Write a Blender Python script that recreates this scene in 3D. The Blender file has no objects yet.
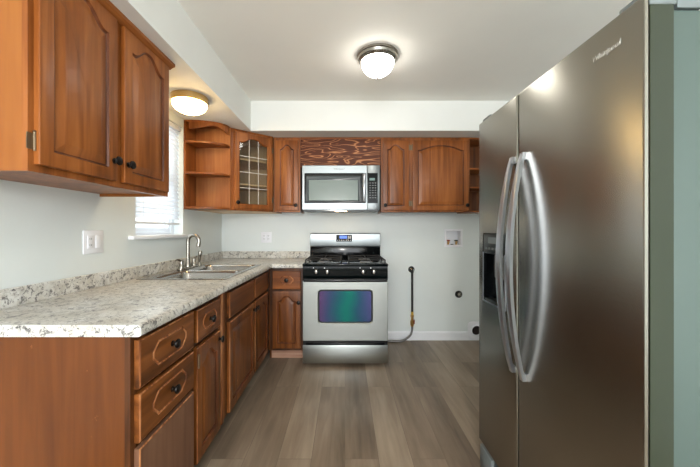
import bpy, bmesh, math, random
from mathutils import Vector, Matrix
random.seed(7)
SC = bpy.context.scene
COL = SC.collection
PI = math.pi

# ------------------------------------------------------------------ camera
cam = bpy.data.cameras.new('camera'); cam.lens = 16.0; cam.sensor_width = 36
cam.shift_x = 5/700; cam.shift_y = -3.5/700; cam.clip_start = .05
co = bpy.data.objects.new('camera', cam); COL.objects.link(co)
co.location = (0, 0, 1.23); co.rotation_euler = (PI/2, 0, 0)
SC.camera = co
SC.view_settings.view_transform = 'Standard'; SC.view_settings.look = 'None'
SC.view_settings.exposure = 0.6; SC.view_settings.gamma = 1; SC.view_settings.use_curve_mapping = False
SC.cycles.max_bounces = 10; SC.cycles.diffuse_bounces = 6
# ------------------------------------------------------------------ world
W = bpy.data.worlds.new('daylight'); SC.world = W; W.use_nodes = True
W.node_tree.nodes['Background'].inputs[0].default_value = (.86, .93, 1, 1)
W.node_tree.nodes['Background'].inputs[1].default_value = 1.7
# ------------------------------------------------------------------ daylight through the windows
def area(name, loc, rot, sx, sy, power, col):
    l = bpy.data.lights.new(name, 'AREA'); l.shape = 'RECTANGLE'; l.size = sx; l.size_y = sy
    l.energy = power; l.color = col
    o = bpy.data.objects.new(name, l); COL.objects.link(o); o.location = loc; o.rotation_euler = rot
    return o
area('window_daylight', (.1, -2.93, 1.35), (PI/2, 0, 0), 2.9, 1.9, 62, (.95, .975, 1))       # picture window behind the camera
area('window_daylight', (-1.53, 2.385, 1.65), (0, -PI/2, 0), .9, .62, 4.5, (.95, .98, 1))      # window over the sink

l = bpy.data.lights.new('fill_light', 'POINT'); l.energy = 95; l.color = (1, .96, .9); l.shadow_soft_size = .16   # added fill light behind the camera, brightens the ceiling
o = bpy.data.objects.new('fill_light', l); COL.objects.link(o); o.location = (-.25, -2.0, 1.75)

# ------------------------------------------------------------------ materials
def lin(c):
    r = []
    for v in c:
        v /= 255
        r.append(v/12.92 if v <= .04045 else ((v+.055)/1.055)**2.4)
    return (*r, 1)
def newmat(name):
    m = bpy.data.materials.new(name); m.use_nodes = True
    return m, m.node_tree.nodes, m.node_tree.links, m.node_tree.nodes['Principled BSDF']
def simple(name, rgb, rough=.5, metal=0, spec=.5, coat=0, var=.04, scale=6):
    m, N, L, b = newmat(name)
    tc = N.new('ShaderNodeTexCoord'); n = N.new('ShaderNodeTexNoise'); n.inputs['Scale'].default_value = scale
    n.inputs['Detail'].default_value = 4
    L.new(tc.outputs['Object'], n.inputs['Vector'])
    r = N.new('ShaderNodeValToRGB'); c = lin(rgb)
    r.color_ramp.elements[0].position = .3; r.color_ramp.elements[1].position = .7
    r.color_ramp.elements[0].color = (*[x*(1-var) for x in c[:3]], 1); r.color_ramp.elements[1].color = (*[min(1, x*(1+var)) for x in c[:3]], 1)
    L.new(n.outputs['Fac'], r.inputs['Fac']); L.new(r.outputs['Color'], b.inputs['Base Color'])
    b.inputs['Roughness'].default_value = rough; b.inputs['Metallic'].default_value = metal
    b.inputs['Specular IOR Level'].default_value = spec; b.inputs['Coat Weight'].default_value = coat
    return m
def wood(name, dark, mid, light, grain='z', rough=.36, contrast=1.0, coat=.12, scale=1.0, wear=0, wearcol=(205, 150, 105)):
    m, N, L, b = newmat(name)
    tc = N.new('ShaderNodeTexCoord'); oi = N.new('ShaderNodeObjectInfo')
    add = N.new('ShaderNodeVectorMath'); add.operation = 'ADD'
    L.new(tc.outputs['Object'], add.inputs[0]); L.new(oi.outputs['Random'], add.inputs[1])
    mp = N.new('ShaderNodeMapping'); s = [28*scale, 28*scale, 28*scale]; s['xyz'.index(grain)] = 1.6*scale
    mp.inputs['Scale'].default_value = s; L.new(add.outputs[0], mp.inputs['Vector'])
    n1 = N.new('ShaderNodeTexNoise'); n1.inputs['Scale'].default_value = 1; n1.inputs['Detail'].default_value = 6; n1.inputs['Distortion'].default_value = .6
    L.new(mp.outputs[0], n1.inputs['Vector'])
    mp2 = N.new('ShaderNodeMapping'); s = [5*scale]*3; s['xyz'.index(grain)] = 1.2*scale
    mp2.inputs['Scale'].default_value = s; L.new(add.outputs[0], mp2.inputs['Vector'])
    n2 = N.new('ShaderNodeTexNoise'); n2.inputs['Scale'].default_value = 1; n2.inputs['Detail'].default_value = 3
    L.new(mp2.outputs[0], n2.inputs['Vector'])
    mix = N.new('ShaderNodeMath'); mix.operation = 'MULTIPLY_ADD'; mix.inputs[1].default_value = .5
    L.new(n1.outputs['Fac'], mix.inputs[0])
    half = N.new('ShaderNodeMath'); half.operation = 'MULTIPLY'; half.inputs[1].default_value = .5
    L.new(n2.outputs['Fac'], half.inputs[0]); L.new(half.outputs[0], mix.inputs[2])
    r = N.new('ShaderNodeValToRGB'); e = r.color_ramp.elements
    w = .16/contrast
    e[0].position = .5-w; e[0].color = lin(dark); e[1].position = .5+w; e[1].color = lin(light)
    k = e.new(.5); k.color = lin(mid)
    L.new(mix.outputs[0], r.inputs['Fac'])
    col = r.outputs['Color']
    if wear:
        n3 = N.new('ShaderNodeTexNoise'); n3.inputs['Scale'].default_value = 9; n3.inputs['Detail'].default_value = 8; n3.inputs['Roughness'].default_value = .75
        L.new(add.outputs[0], n3.inputs['Vector'])
        r3 = N.new('ShaderNodeValToRGB'); r3.color_ramp.elements[0].position = .70-.1*wear; r3.color_ramp.elements[1].position = .78-.1*wear
        L.new(n3.outputs['Fac'], r3.inputs['Fac'])
        mc = N.new('ShaderNodeMix'); mc.data_type = 'RGBA'; mc.inputs['B'].default_value = lin(wearcol)
        ml = N.new('ShaderNodeMath'); ml.operation = 'MULTIPLY'; ml.inputs[1].default_value = .6
        L.new(r3.outputs['Color'], ml.inputs[0]); L.new(ml.outputs[0], mc.inputs['Factor']); L.new(col, mc.inputs['A'])
        col = mc.outputs['Result']
    L.new(col, b.inputs['Base Color'])
    bp = N.new('ShaderNodeBump'); bp.inputs['Strength'].default_value = .08; bp.inputs['Distance'].default_value = .002
    L.new(n1.outputs['Fac'], bp.inputs['Height']); L.new(bp.outputs[0], b.inputs['Normal'])
    b.inputs['Roughness'].default_value = rough; b.inputs['Coat Weight'].default_value = coat*.6; b.inputs['Coat Roughness'].default_value = .2; b.inputs['Specular IOR Level'].default_value = .3
    return m
def steel(name, rgb, rough=.26, grain='z', strength=.03, aniso=0, arot=0):
    m, N, L, b = newmat(name)
    tc = N.new('ShaderNodeTexCoord'); mp = N.new('ShaderNodeMapping')
    s = [900]*3; s['xyz'.index(grain)] = 6; mp.inputs['Scale'].default_value = s
    L.new(tc.outputs['Object'], mp.inputs['Vector'])
    n = N.new('ShaderNodeTexNoise'); n.inputs['Scale'].default_value = 1; n.inputs['Detail'].default_value = 3
    L.new(mp.outputs[0], n.inputs['Vector'])
    r = N.new('ShaderNodeValToRGB'); c = lin(rgb)
    r.color_ramp.elements[0].color = (*[x*.9 for x in c[:3]], 1); r.color_ramp.elements[1].color = (*[min(1, x*1.1) for x in c[:3]], 1)
    L.new(n.outputs['Fac'], r.inputs['Fac']); L.new(r.outputs['Color'], b.inputs['Base Color'])
    bp = N.new('ShaderNodeBump'); bp.inputs['Strength'].default_value = strength; bp.inputs['Distance'].default_value = .001
    L.new(n.outputs['Fac'], bp.inputs['Height']); L.new(bp.outputs[0], b.inputs['Normal'])
    b.inputs['Metallic'].default_value = 1; b.inputs['Roughness'].default_value = rough
    if aniso:
        b.inputs['Anisotropic'].default_value = aniso; tg = N.new('ShaderNodeTangent'); tg.direction_type = 'RADIAL'; tg.axis = 'Z'
        L.new(tg.outputs[0], b.inputs['Tangent']); b.inputs['Anisotropic Rotation'].default_value = arot
    return m
def emis(name, rgb, st, base=(255, 255, 255)):
    m, N, L, b = newmat(name)
    b.inputs['Base Color'].default_value = lin(base); b.inputs['Roughness'].default_value = .3
    b.inputs['Emission Color'].default_value = lin(rgb); b.inputs['Emission Strength'].default_value = st
    return m

M = {}
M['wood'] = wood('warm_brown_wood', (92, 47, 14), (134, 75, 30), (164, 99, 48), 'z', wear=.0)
M['wood_h'] = wood('warm_brown_wood_horizontal', (92, 47, 14), (132, 73, 29), (162, 97, 46), 'y')
M['wood_hx'] = wood('warm_brown_wood_rail', (92, 47, 14), (132, 73, 29), (162, 97, 46), 'x')
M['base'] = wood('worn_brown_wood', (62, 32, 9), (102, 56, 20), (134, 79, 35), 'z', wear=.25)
M['base_h'] = wood('worn_brown_wood_horizontal', (62, 32, 9), (102, 56, 20), (134, 79, 35), 'y', wear=.25)
M['base_hx'] = wood('worn_brown_wood_rail', (88, 45, 13), (126, 70, 27), (154, 91, 42), 'x', wear=.25)
M['worn'] = wood('rubbed_bare_wood', (84, 42, 18), (150, 92, 54), (190, 134, 90), 'z', rough=.5, coat=0, contrast=1.3, scale=2.2)
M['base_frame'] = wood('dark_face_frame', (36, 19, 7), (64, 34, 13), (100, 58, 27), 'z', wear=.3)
M['inner'] = wood('pale_inside_wood', (128, 74, 34), (158, 96, 50), (180, 118, 68), 'z', rough=.45)
M['groove_dark'] = wood('dark_groove_wood', (52, 24, 8), (84, 40, 14), (118, 62, 26), 'z')  # darker wood tone for the groove around door panels
M['pale'] = wood('light_birch_interior', (196, 160, 118), (214, 180, 138), (226, 196, 156), 'z', rough=.5)
M['endp'] = wood('orange_end_panel', (82, 42, 12), (100, 54, 18), (115, 64, 24), 'z', contrast=.8, wear=.6, wearcol=(196, 128, 80))
M['endu'] = wood('honey_end_panel', (128, 72, 28), (150, 90, 38), (166, 106, 48), 'z', contrast=.6, wear=.3, wearcol=(226, 176, 120))
M['drab'] = wood('unfinished_panel', (92, 62, 46), (112, 78, 58), (124, 90, 68), 'z', rough=.6, coat=0)
M['toe'] = wood('pinkish_bare_toe_board', (134, 98, 80), (160, 120, 100), (186, 150, 126), 'x', rough=.7, coat=0, contrast=1.5)
M['dark'] = simple('dark_recess', (34, 22, 16), .8)
M['bronze'] = simple('dark_bronze', (26, 22, 20), .35, .6)
M['hinge'] = simple('antique_hinge', (120, 104, 84), .35, .9)
M['wall'] = simple('cool_white_paint', (223, 230, 230), .6, spec=.3, var=.01)
M['soffit'] = simple('white_paint', (228, 230, 227), .6, spec=.3, var=.01)
M['ceil'] = simple('ceiling_paint', (242, 240, 234), .7, spec=.2, var=.015, scale=3)
M['trim'] = simple('white_trim', (232, 235, 240), .35, var=.01)
M['plastic'] = simple('white_plastic', (236, 238, 244), .35, var=.01)
M['black'] = simple('black_enamel', (10, 12, 14), .12, spec=.3)
M['glossblack'] = simple('glossy_black_glass', (8, 14, 15), .1, spec=.12)
M['glossgrey'] = simple('glossy_dark_grey', (44, 54, 54), .15, spec=.15)
M['blackm'] = simple('black_iron', (22, 22, 23), .55)
M['rubber'] = simple('black_rubber', (22, 24, 26), .5)
M['chrome'] = simple('chrome', (215, 215, 215), .12, 1)
M['nickel'] = simple('brushed_nickel', (160, 156, 148), .26, 1)
M['brass'] = simple('brass', (200, 160, 96), .3, 1)
M['brassp'] = simple('pale_brass_ring', (200, 172, 120), .3, 1)
M['steel'] = steel('brushed_steel', (170, 175, 173), .30, 'x', aniso=.6)
M['mwsteel'] = steel('microwave_steel', (142, 148, 150), .36, 'x')
M['steelv'] = steel('fridge_steel', (153, 151, 143), .27, 'y', aniso=.6, arot=.25)
M['handle'] = steel('satin_handle', (196, 202, 212), .28, 'z'); M['handle'].node_tree.nodes['Principled BSDF'].inputs['Metallic'].default_value = .95
M['sink'] = steel('sink_steel', (172, 170, 166), .24, 'y')
M['fside'] = simple('fridge_side_green_reflection', (72, 87, 83), .4, 0, .5, var=.03, scale=2)  # greenish reflection on the side panel is put into its base colour
M['fedge'] = simple('door_edge_green_reflection', (36, 44, 28), .35, 0, .5, var=.04, scale=2)  # dark green reflection painted in as the door edge colour
M['fcap'] = simple('grey_cap', (104, 112, 114), .4)
M['grey'] = simple('grey_plastic', (120, 122, 124), .45)
M['dkgrey'] = simple('dark_grey_plastic', (36, 42, 42), .3, spec=.25)
M['hose'] = simple('grey_flex_hose', (120, 118, 116), .4, .5)
M['red'] = simple('red_valve', (150, 60, 40), .4)
M['yellow'] = simple('yellow_tape', (216, 176, 60), .5)
M['letter'] = simple('chrome_letters', (225, 225, 222), .25, .8)
M['letterd'] = simple('grey_letters', (90, 92, 94), .4)
M['lampglass'] = emis('lit_frosted_glass', (255, 250, 240), 12.0)
M['lampglassw'] = emis('lit_warm_glass', (255, 212, 140), 17.0)
M['display'] = emis('blue_display', (30, 100, 225), .9, (10, 30, 80))
M['lcd'] = emis('pale_lcd', (120, 160, 150), .3, (60, 80, 76))
M['slat'] = simple('white_blind_slat', (238, 240, 242), .5, var=.01)
m, N, L, b = newmat('blind_slat'); M['slat'] = m
b.inputs['Base Color'].default_value = lin((240, 242, 244)); b.inputs['Roughness'].default_value = .5
tr = N.new('ShaderNodeBsdfTranslucent'); tr.inputs[0].default_value = lin((240, 244, 250)); mx = N.new('ShaderNodeMixShader'); mx.inputs[0].default_value = .45
L.new(b.outputs[0], mx.inputs[1]); L.new(tr.outputs[0], mx.inputs[2]); L.new(mx.outputs[0], N['Material Output'].inputs[0])

def glass(name, tint, refl=.9):
    m, N, L, b = newmat(name)
    N.remove(b)
    t = N.new('ShaderNodeBsdfTransparent'); t.inputs[0].default_value = lin(tint)
    g = N.new('ShaderNodeBsdfGlossy'); g.inputs['Roughness'].default_value = .03
    f = N.new('ShaderNodeFresnel'); f.inputs[0].default_value = 1.5
    ge = N.new('ShaderNodeNewGeometry'); iv = N.new('ShaderNodeMath'); iv.operation = 'SUBTRACT'; iv.inputs[0].default_value = 1; L.new(ge.outputs['Backfacing'], iv.inputs[1])
    ml = N.new('ShaderNodeMath'); ml.operation = 'MULTIPLY'; L.new(f.outputs[0], ml.inputs[0]); L.new(iv.outputs[0], ml.inputs[1])
    mx = N.new('ShaderNodeMixShader'); L.new(ml.outputs[0], mx.inputs[0]); L.new(t.outputs[0], mx.inputs[1]); L.new(g.outputs[0], mx.inputs[2])
    L.new(mx.outputs[0], N['Material Output'].inputs[0])
    return m
M['glass'] = glass('clear_glass', (238, 240, 238))

# oven window: purple tinted coating, the teal middle is a painted window reflection
m, N, L, b = newmat('oven_window_tint_reflection'); M['ovenglass'] = m
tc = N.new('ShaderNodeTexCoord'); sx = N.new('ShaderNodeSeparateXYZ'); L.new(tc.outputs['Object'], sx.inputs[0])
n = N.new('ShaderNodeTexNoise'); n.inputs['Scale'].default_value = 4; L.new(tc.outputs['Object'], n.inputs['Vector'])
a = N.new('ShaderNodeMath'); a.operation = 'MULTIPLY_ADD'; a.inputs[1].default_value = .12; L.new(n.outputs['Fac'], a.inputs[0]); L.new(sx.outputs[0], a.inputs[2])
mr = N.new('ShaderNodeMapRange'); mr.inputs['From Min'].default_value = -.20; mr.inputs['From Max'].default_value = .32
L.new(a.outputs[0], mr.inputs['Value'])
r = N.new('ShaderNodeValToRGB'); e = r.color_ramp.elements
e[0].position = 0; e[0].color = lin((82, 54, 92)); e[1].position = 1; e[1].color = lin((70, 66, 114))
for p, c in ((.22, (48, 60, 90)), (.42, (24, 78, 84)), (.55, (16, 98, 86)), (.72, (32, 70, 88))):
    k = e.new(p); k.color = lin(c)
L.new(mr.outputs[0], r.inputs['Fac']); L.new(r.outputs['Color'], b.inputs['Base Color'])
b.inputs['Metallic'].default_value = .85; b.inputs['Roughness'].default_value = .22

# microwave window: grey mesh behind glass
M['mwglass'] = simple('microwave_screen', (120, 134, 130), .2, 0, .25, coat=.0, var=.05, scale=3)

# laminate countertop
def granite(name, flecks):
    m, N, L, b = newmat(name)
    tc = N.new('ShaderNodeTexCoord')
    def noise(scale, detail, rough=.6, dist=0, vec=None):
        n = N.new('ShaderNodeTexNoise'); n.inputs['Scale'].default_value = scale; n.inputs['Detail'].default_value = detail
        n.inputs['Roughness'].default_value = rough; n.inputs['Distortion'].default_value = dist
        L.new(tc.outputs['Object'], n.inputs['Vector']); return n
    def ramp(src, stops):
        r = N.new('ShaderNodeValToRGB'); e = r.color_ramp.elements
        e[0].position, e[0].color = stops[0][0], stops[0][1]; e[1].position, e[1].color = stops[-1][0], stops[-1][1]
        for p, c in stops[1:-1]:
            k = e.new(p); k.color = c
        L.new(src, r.inputs['Fac']); return r.outputs['Color']
    def mix(fac, A, B, amt=1):
        x = N.new('ShaderNodeMix'); x.data_type = 'RGBA'
        ml = N.new('ShaderNodeMath'); ml.operation = 'MULTIPLY'; ml.inputs[1].default_value = amt
        L.new(fac, ml.inputs[0]); L.new(ml.outputs[0], x.inputs['Factor'])
        if isinstance(A, tuple): x.inputs['A'].default_value = A
        else: L.new(A, x.inputs['A'])
        if isinstance(B, tuple): x.inputs['B'].default_value = B
        else: L.new(B, x.inputs['B'])
        return x.outputs['Result']
    bw = lambda lo, hi: [(lo, (0, 0, 0, 1)), (hi, (1, 1, 1, 1))]
    c = ramp(noise(7, 5).outputs['Fac'], [(.3, lin((188, 182, 170))), (.5, lin((212, 210, 203))), (.7, lin((224, 225, 224)))])
    c = mix(ramp(noise(14, 8, .7, 1.2).outputs['Fac'], bw(.48, .58)), c, lin((176, 172, 162)), .6)
    c = mix(ramp(noise(30, 8, .75, .8).outputs['Fac'], bw(.54, .59)), c, lin((100, 98, 97)), .9*flecks)
    c = mix(ramp(noise(62, 6, .7, .5).outputs['Fac'], bw(.575, .615)), c, lin((60, 60, 64)), .85*flecks)
    L.new(c, b.inputs['Base Color']); b.inputs['Roughness'].default_value = .28
    b.inputs['Specular IOR Level'].default_value = .45
    return m
M['granite'] = granite('speckled_laminate', 1.0)

# vinyl plank floor, boards running away from the camera
m, N, L, b = newmat('grey_brown_planks'); M['floor'] = m
tc = N.new('ShaderNodeTexCoord'); mp = N.new('ShaderNodeMapping'); mp.inputs['Rotation'].default_value = (0, 0, PI/2)
L.new(tc.outputs['Object'], mp.inputs['Vector'])
br = N.new('ShaderNodeTexBrick'); br.offset = .37; br.inputs['Scale'].default_value = 1
br.inputs['Brick Width'].default_value = 1.22; br.inputs['Row Height'].default_value = .18
br.inputs['Mortar Size'].default_value = .0012; br.inputs['Mortar Smooth'].default_value = .2; br.inputs['Bias'].default_value = 0
br.inputs['Color1'].default_value = (.05, .05, .05, 1); br.inputs['Color2'].default_value = (.95, .95, .95, 1); br.inputs['Mortar'].default_value = (.3, .3, .3, 1)
L.new(mp.outputs[0], br.inputs['Vector'])
g = N.new('ShaderNodeMapping'); g.inputs['Scale'].default_value = (26, 2.0, 1)
# shift the grain from board to board
ad = N.new('ShaderNodeVectorMath'); ad.operation = 'MULTIPLY_ADD'; ad.inputs[1].default_value = (7.3, 3.1, 0); 
L.new(br.outputs['Color'], ad.inputs[0]); L.new(tc.outputs['Object'], ad.inputs[2]); L.new(ad.outputs[0], g.inputs['Vector'])
n1 = N.new('ShaderNodeTexNoise'); n1.inputs['Scale'].default_value = 1; n1.inputs['Detail'].default_value = 7; n1.inputs['Distortion'].default_value = 1.0
L.new(g.outputs[0], n1.inputs['Vector'])
g2 = N.new('ShaderNodeMapping'); g2.inputs['Scale'].default_value = (7, 1.3, 1); L.new(ad.outputs[0], g2.inputs['Vector'])
n2 = N.new('ShaderNodeTexNoise'); n2.inputs['Scale'].default_value = 1; n2.inputs['Detail'].default_value = 4
L.new(g2.outputs[0], n2.inputs['Vector'])
def madd(a, k, c):
    x = N.new('ShaderNodeMath'); x.operation = 'MULTIPLY_ADD'; x.inputs[1].default_value = k
    L.new(a, x.inputs[0])
    if isinstance(c, float): x.inputs[2].default_value = c
    else: L.new(c, x.inputs[2])
    return x.outputs[0]
v = madd(br.outputs['Color'], .24, madd(n1.outputs['Fac'], .26, madd(n2.outputs['Fac'], .5, 0.0)))
r = N.new('ShaderNodeValToRGB'); e = r.color_ramp.elements
e[0].position = .28; e[0].color = lin((92, 78, 65)); e[1].position = .76; e[1].color = lin((164, 148, 129))
k = e.new(.5); k.color = lin((130, 114, 97))
L.new(v, r.inputs['Fac'])
mm = N.new('ShaderNodeMix'); mm.data_type = 'RGBA'; mm.inputs['B'].default_value = lin((84, 74, 66))
fm = N.new('ShaderNodeMath'); fm.operation = 'MULTIPLY'; fm.inputs[1].default_value = .6; L.new(br.outputs['Fac'], fm.inputs[0])
L.new(fm.outputs[0], mm.inputs['Factor']); L.new(r.outputs['Color'], mm.inputs['A']); L.new(mm.outputs['Result'], b.inputs['Base Color'])
b.inputs['Roughness'].default_value = .36; b.inputs['Specular IOR Level'].default_value = .4
bp = N.new('ShaderNodeBump'); bp.inputs['Strength'].default_value = .1; bp.inputs['Distance'].default_value = .002
L.new(n1.outputs['Fac'], bp.inputs['Height']); L.new(bp.outputs[0], b.inputs['Normal'])

# bold figured plywood over the microwave
m, N, L, b = newmat('figured_plywood'); M['ply'] = m
tc = N.new('ShaderNodeTexCoord'); mp = N.new('ShaderNodeMapping'); mp.inputs['Scale'].default_value = (3.0, 1, 15)
L.new(tc.outputs['Object'], mp.inputs['Vector'])
n1 = N.new('ShaderNodeTexNoise'); n1.inputs['Scale'].default_value = 1; n1.inputs['Detail'].default_value = 1.5; n1.inputs['Distortion'].default_value = .5
L.new(mp.outputs[0], n1.inputs['Vector'])
s1 = N.new('ShaderNodeMath'); s1.operation = 'MULTIPLY'; s1.inputs[1].default_value = 48; L.new(n1.outputs['Fac'], s1.inputs[0])
s2 = N.new('ShaderNodeMath'); s2.operation = 'SINE'; L.new(s1.outputs[0], s2.inputs[0])
r = N.new('ShaderNodeValToRGB'); e = r.color_ramp.elements
e[0].position = .15; e[0].color = lin((84, 42, 22)); e[1].position = 1; e[1].color = lin((186, 128, 84)); k = e.new(.80); k.color = lin((116, 62, 34))
L.new(s2.outputs[0], r.inputs['Fac']); L.new(r.outputs['Color'], b.inputs['Base Color']); b.inputs['Roughness'].default_value = .45; b.inputs['Specular IOR Level'].default_value = .2

# ------------------------------------------------------------------ mesh helpers
def frame(o, u, w):
    """local (u across, v up, w outward) -> world"""
    o, u, w = Vector(o), Vector(u).normalized(), Vector(w).normalized()
    return Matrix(((u.x, 0, w.x, o.x), (u.y, 0, w.y, o.y), (u.z, 1, w.z, o.z), (0, 0, 0, 1)))
class MB:
    def __init__(s): s.bm = bmesh.new()
    def faces(s, pts, fs, mi=0, mx=None):
        vs = [s.bm.verts.new(mx @ Vector(p) if mx else Vector(p)) for p in pts]
        for f in fs:
            try:
                q = s.bm.faces.new([vs[i] for i in f]); q.material_index = mi
            except ValueError: pass
        return s
    def box(s, x0, x1, y0, y1, z0, z1, mi=0, mx=None, bev=0):
        b = bmesh.new(); bmesh.ops.create_cube(b, size=1)
        for v in b.verts:
            v.co = Vector(((x0+x1)/2+v.co.x*(x1-x0), (y0+y1)/2+v.co.y*(y1-y0), (z0+z1)/2+v.co.z*(z1-z0)))
        if bev: bmesh.ops.bevel(b, geom=list(b.edges), offset=bev, segments=2, affect='EDGES', profile=.5)
        return s._merge(b, mi, mx)
    def _merge(s, b, mi, mx):
        mp = {}
        for v in b.verts: mp[v] = s.bm.verts.new(mx @ v.co if mx else v.co)
        for f in b.faces:
            q = s.bm.faces.new([mp[v] for v in f.verts]); q.material_index = mi
        b.free(); return s
    def lathe(s, c, axis, prof, seg=24, mi=0, mx=None):
        """prof: (radius, distance along axis)"""
        c, ax = Vector(c), Vector(axis).normalized()
        t = Vector((0, 0, 1)) if abs(ax.z) < .9 else Vector((1, 0, 0))
        a = ax.cross(t).normalized(); b = ax.cross(a)
        pts = []; fs = []
        for r_, h in prof:
            for i in range(seg):
                an = 2*PI*i/seg; pts.append(c+ax*h+(a*math.cos(an)+b*math.sin(an))*max(r_, 1e-4))
        for j in range(len(prof)-1):
            for i in range(seg):
                fs.append((j*seg+i, j*seg+(i+1) % seg, (j+1)*seg+(i+1) % seg, (j+1)*seg+i))
        fs.append(tuple(range(seg))[::-1]); fs.append(tuple((len(prof)-1)*seg+i for i in range(seg)))
        return s.faces(pts, fs, mi, mx)
    def cyl(s, p0, p1, r_, seg=16, mi=0, mx=None):
        p0, p1 = Vector(p0), Vector(p1); return s.lathe(p0, p1-p0, [(r_, 0), (r_, (p1-p0).length)], seg, mi, mx)
    def tube(s, path, r_, seg=12, mi=0, mx=None, flat=None):
        """sweep; r_ number or list; flat=(ry, rz) an ellipse in fixed axes"""
        P = [Vector(p) for p in path]; pts = []; fs = []; n = len(P); prev = None
        for i, p in enumerate(P):
            t = (P[min(i+1, n-1)]-P[max(i-1, 0)]).normalized()
            if prev is None:
                ref = Vector((0, 1, 0)) if abs(t.y) < .9 else Vector((1, 0, 0)); a = t.cross(ref).normalized()
            else: a = (prev-t*prev.dot(t)).normalized()
            prev = a; b = t.cross(a); rr = r_[i] if isinstance(r_, (list, tuple)) else r_
            ra, rb = (rr, rr) if flat is None else flat
            for k in range(seg):
                an = 2*PI*k/seg; pts.append(p+a*math.cos(an)*ra+b*math.sin(an)*rb)
        for j in range(n-1):
            for k in range(seg): fs.append((j*seg+k, j*seg+(k+1) % seg, (j+1)*seg+(k+1) % seg, (j+1)*seg+k))
        fs.append(tuple(range(seg))[::-1]); fs.append(tuple((n-1)*seg+k for k in range(seg)))
        return s.faces(pts, fs, mi, mx)
    def prism(s, poly, z0, z1, mi=0, mx=None, axis='z'):
        n = len(poly)
        f = {'z': lambda p, h: (p[0], p[1], h), 'y': lambda p, h: (p[0], h, p[1]), 'x': lambda p, h: (h, p[0], p[1])}[axis]
        pts = [f(p, z0) for p in poly]+[f(p, z1) for p in poly]
        fs = [tuple(range(n))[::-1], tuple(range(n, 2*n))]+[(i, (i+1) % n, n+(i+1) % n, n+i) for i in range(n)]
        return s.faces(pts, fs, mi, mx)
    def rings(s, rs, mis, mx=None, cap0=True, cap1=True):
        n = len(rs[0]); vs = [[s.bm.verts.new(mx @ Vector(p) if mx else Vector(p)) for p in r_] for r_ in rs]
        for j in range(len(rs)-1):
            for i in range(n):
                q = s.bm.faces.new((vs[j][i], vs[j][(i+1) % n], vs[j+1][(i+1) % n], vs[j+1][i])); q.material_index = mis[j]
        if cap0: q = s.bm.faces.new(vs[0][::-1]); q.material_index = mis[0]
        if cap1: q = s.bm.faces.new(vs[-1]); q.material_index = mis[-1]
        return s
    def build(s, name, mats, parent=None, label=None, bevel=0, smooth=True, angle=35, solid=0):
        bmesh.ops.recalc_face_normals(s.bm, faces=s.bm.faces)
        me = bpy.data.meshes.new(name)
        root = parent
        while root is not None and root.parent: root = root.parent
        if root is not None:
            for v in s.bm.verts: v.co -= root.location
        s.bm.to_mesh(me); s.bm.free()
        for k in (mats if isinstance(mats, (list, tuple)) else [mats]): me.materials.append(M[k] if isinstance(k, str) else k)
        o = bpy.data.objects.new(name, me); COL.objects.link(o)
        if parent is not None: o.parent = parent
        if label: o['label'] = label
        if solid:
            md = o.modifiers.new('solid', 'SOLIDIFY'); md.thickness = solid
        if bevel:
            md = o.modifiers.new('bevel', 'BEVEL'); md.width = bevel; md.segments = 2; md.limit_method = 'ANGLE'; md.angle_limit = math.radians(40)
        if smooth:
            for p in me.polygons: p.use_smooth = True
            me.set_sharp_from_angle(angle=math.radians(angle))
        return o
def thing(name, label, cat, loc, group=None):
    o = bpy.data.objects.new(name, None); COL.objects.link(o); o.location = loc; o.empty_display_size = .1
    o['label'] = label; o['category'] = cat
    if group: o['group'] = group
    return o
def tag(o, label, cat, group=None):
    o['label'] = label; o['category'] = cat
    if group: o['group'] = group
    return o
def struct(o, label=None):
    o['kind'] = 'structure'
    if label: o['label'] = label
    return o
def text(name, body, size, mx, mat, parent, shear=0.0, ext=.0012):
    c = bpy.data.curves.new(name, 'FONT'); c.body = body; c.size = size; c.extrude = ext; c.shear = shear; c.align_x = 'CENTER'; c.align_y = 'CENTER'
    t = bpy.data.objects.new('tmp', c); COL.objects.link(t)
    dg = bpy.context.evaluated_depsgraph_get(); me = bpy.data.meshes.new_from_object(t.evaluated_get(dg))
    bpy.data.objects.remove(t); bpy.data.curves.remove(c)
    root = parent
    while root.parent: root = root.parent
    me.transform(Matrix.Translation(-root.location) @ mx @ Matrix(((1, 0, 0, 0), (0, 1, 0, 0), (0, 0, 1, 0), (0, 0, 0, 1))))
    me.materials.clear(); me.materials.append(M[mat]); me.name = name
    o = bpy.data.objects.new(name, me); COL.objects.link(o); o.parent = parent
    return o

# ------------------------------------------------------------------ the room
XL, XR, YB, YF, ZC, ZS = -1.38, 1.72, 3.48, -3.0, 2.46, 2.175
def wall(name, axis, at, th, a0, a1, z0, z1, holes, mat='wall'):
    mb = MB(); As = sorted({a0, a1, *[h[0] for h in holes], *[h[1] for h in holes]}); Zs = sorted({z0, z1, *[h[2] for h in holes], *[h[3] for h in holes]})
    for i in range(len(As)-1):
        for j in range(len(Zs)-1):
            ca, cz = (As[i]+As[i+1])/2, (Zs[j]+Zs[j+1])/2
            if any(h[0] < ca < h[1] and h[2] < cz < h[3] for h in holes): continue
            lo, hi = min(at, at+th), max(at, at+th)
            if axis == 'x': mb.box(lo, hi, As[i], As[i+1], Zs[j], Zs[j+1])
            else: mb.box(As[i], As[i+1], lo, hi, Zs[j], Zs[j+1])
    bmesh.ops.remove_doubles(mb.bm, verts=mb.bm.verts, dist=1e-5)
    dup = {}
    for f in mb.bm.faces: dup.setdefault(tuple(round(c, 4) for c in f.calc_center_median()), []).append(f)
    bmesh.ops.delete(mb.bm, geom=[f for fs in dup.values() if len(fs) > 1 for f in fs], context='FACES')
    return struct(mb.build(name, mat, smooth=False))
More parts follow.
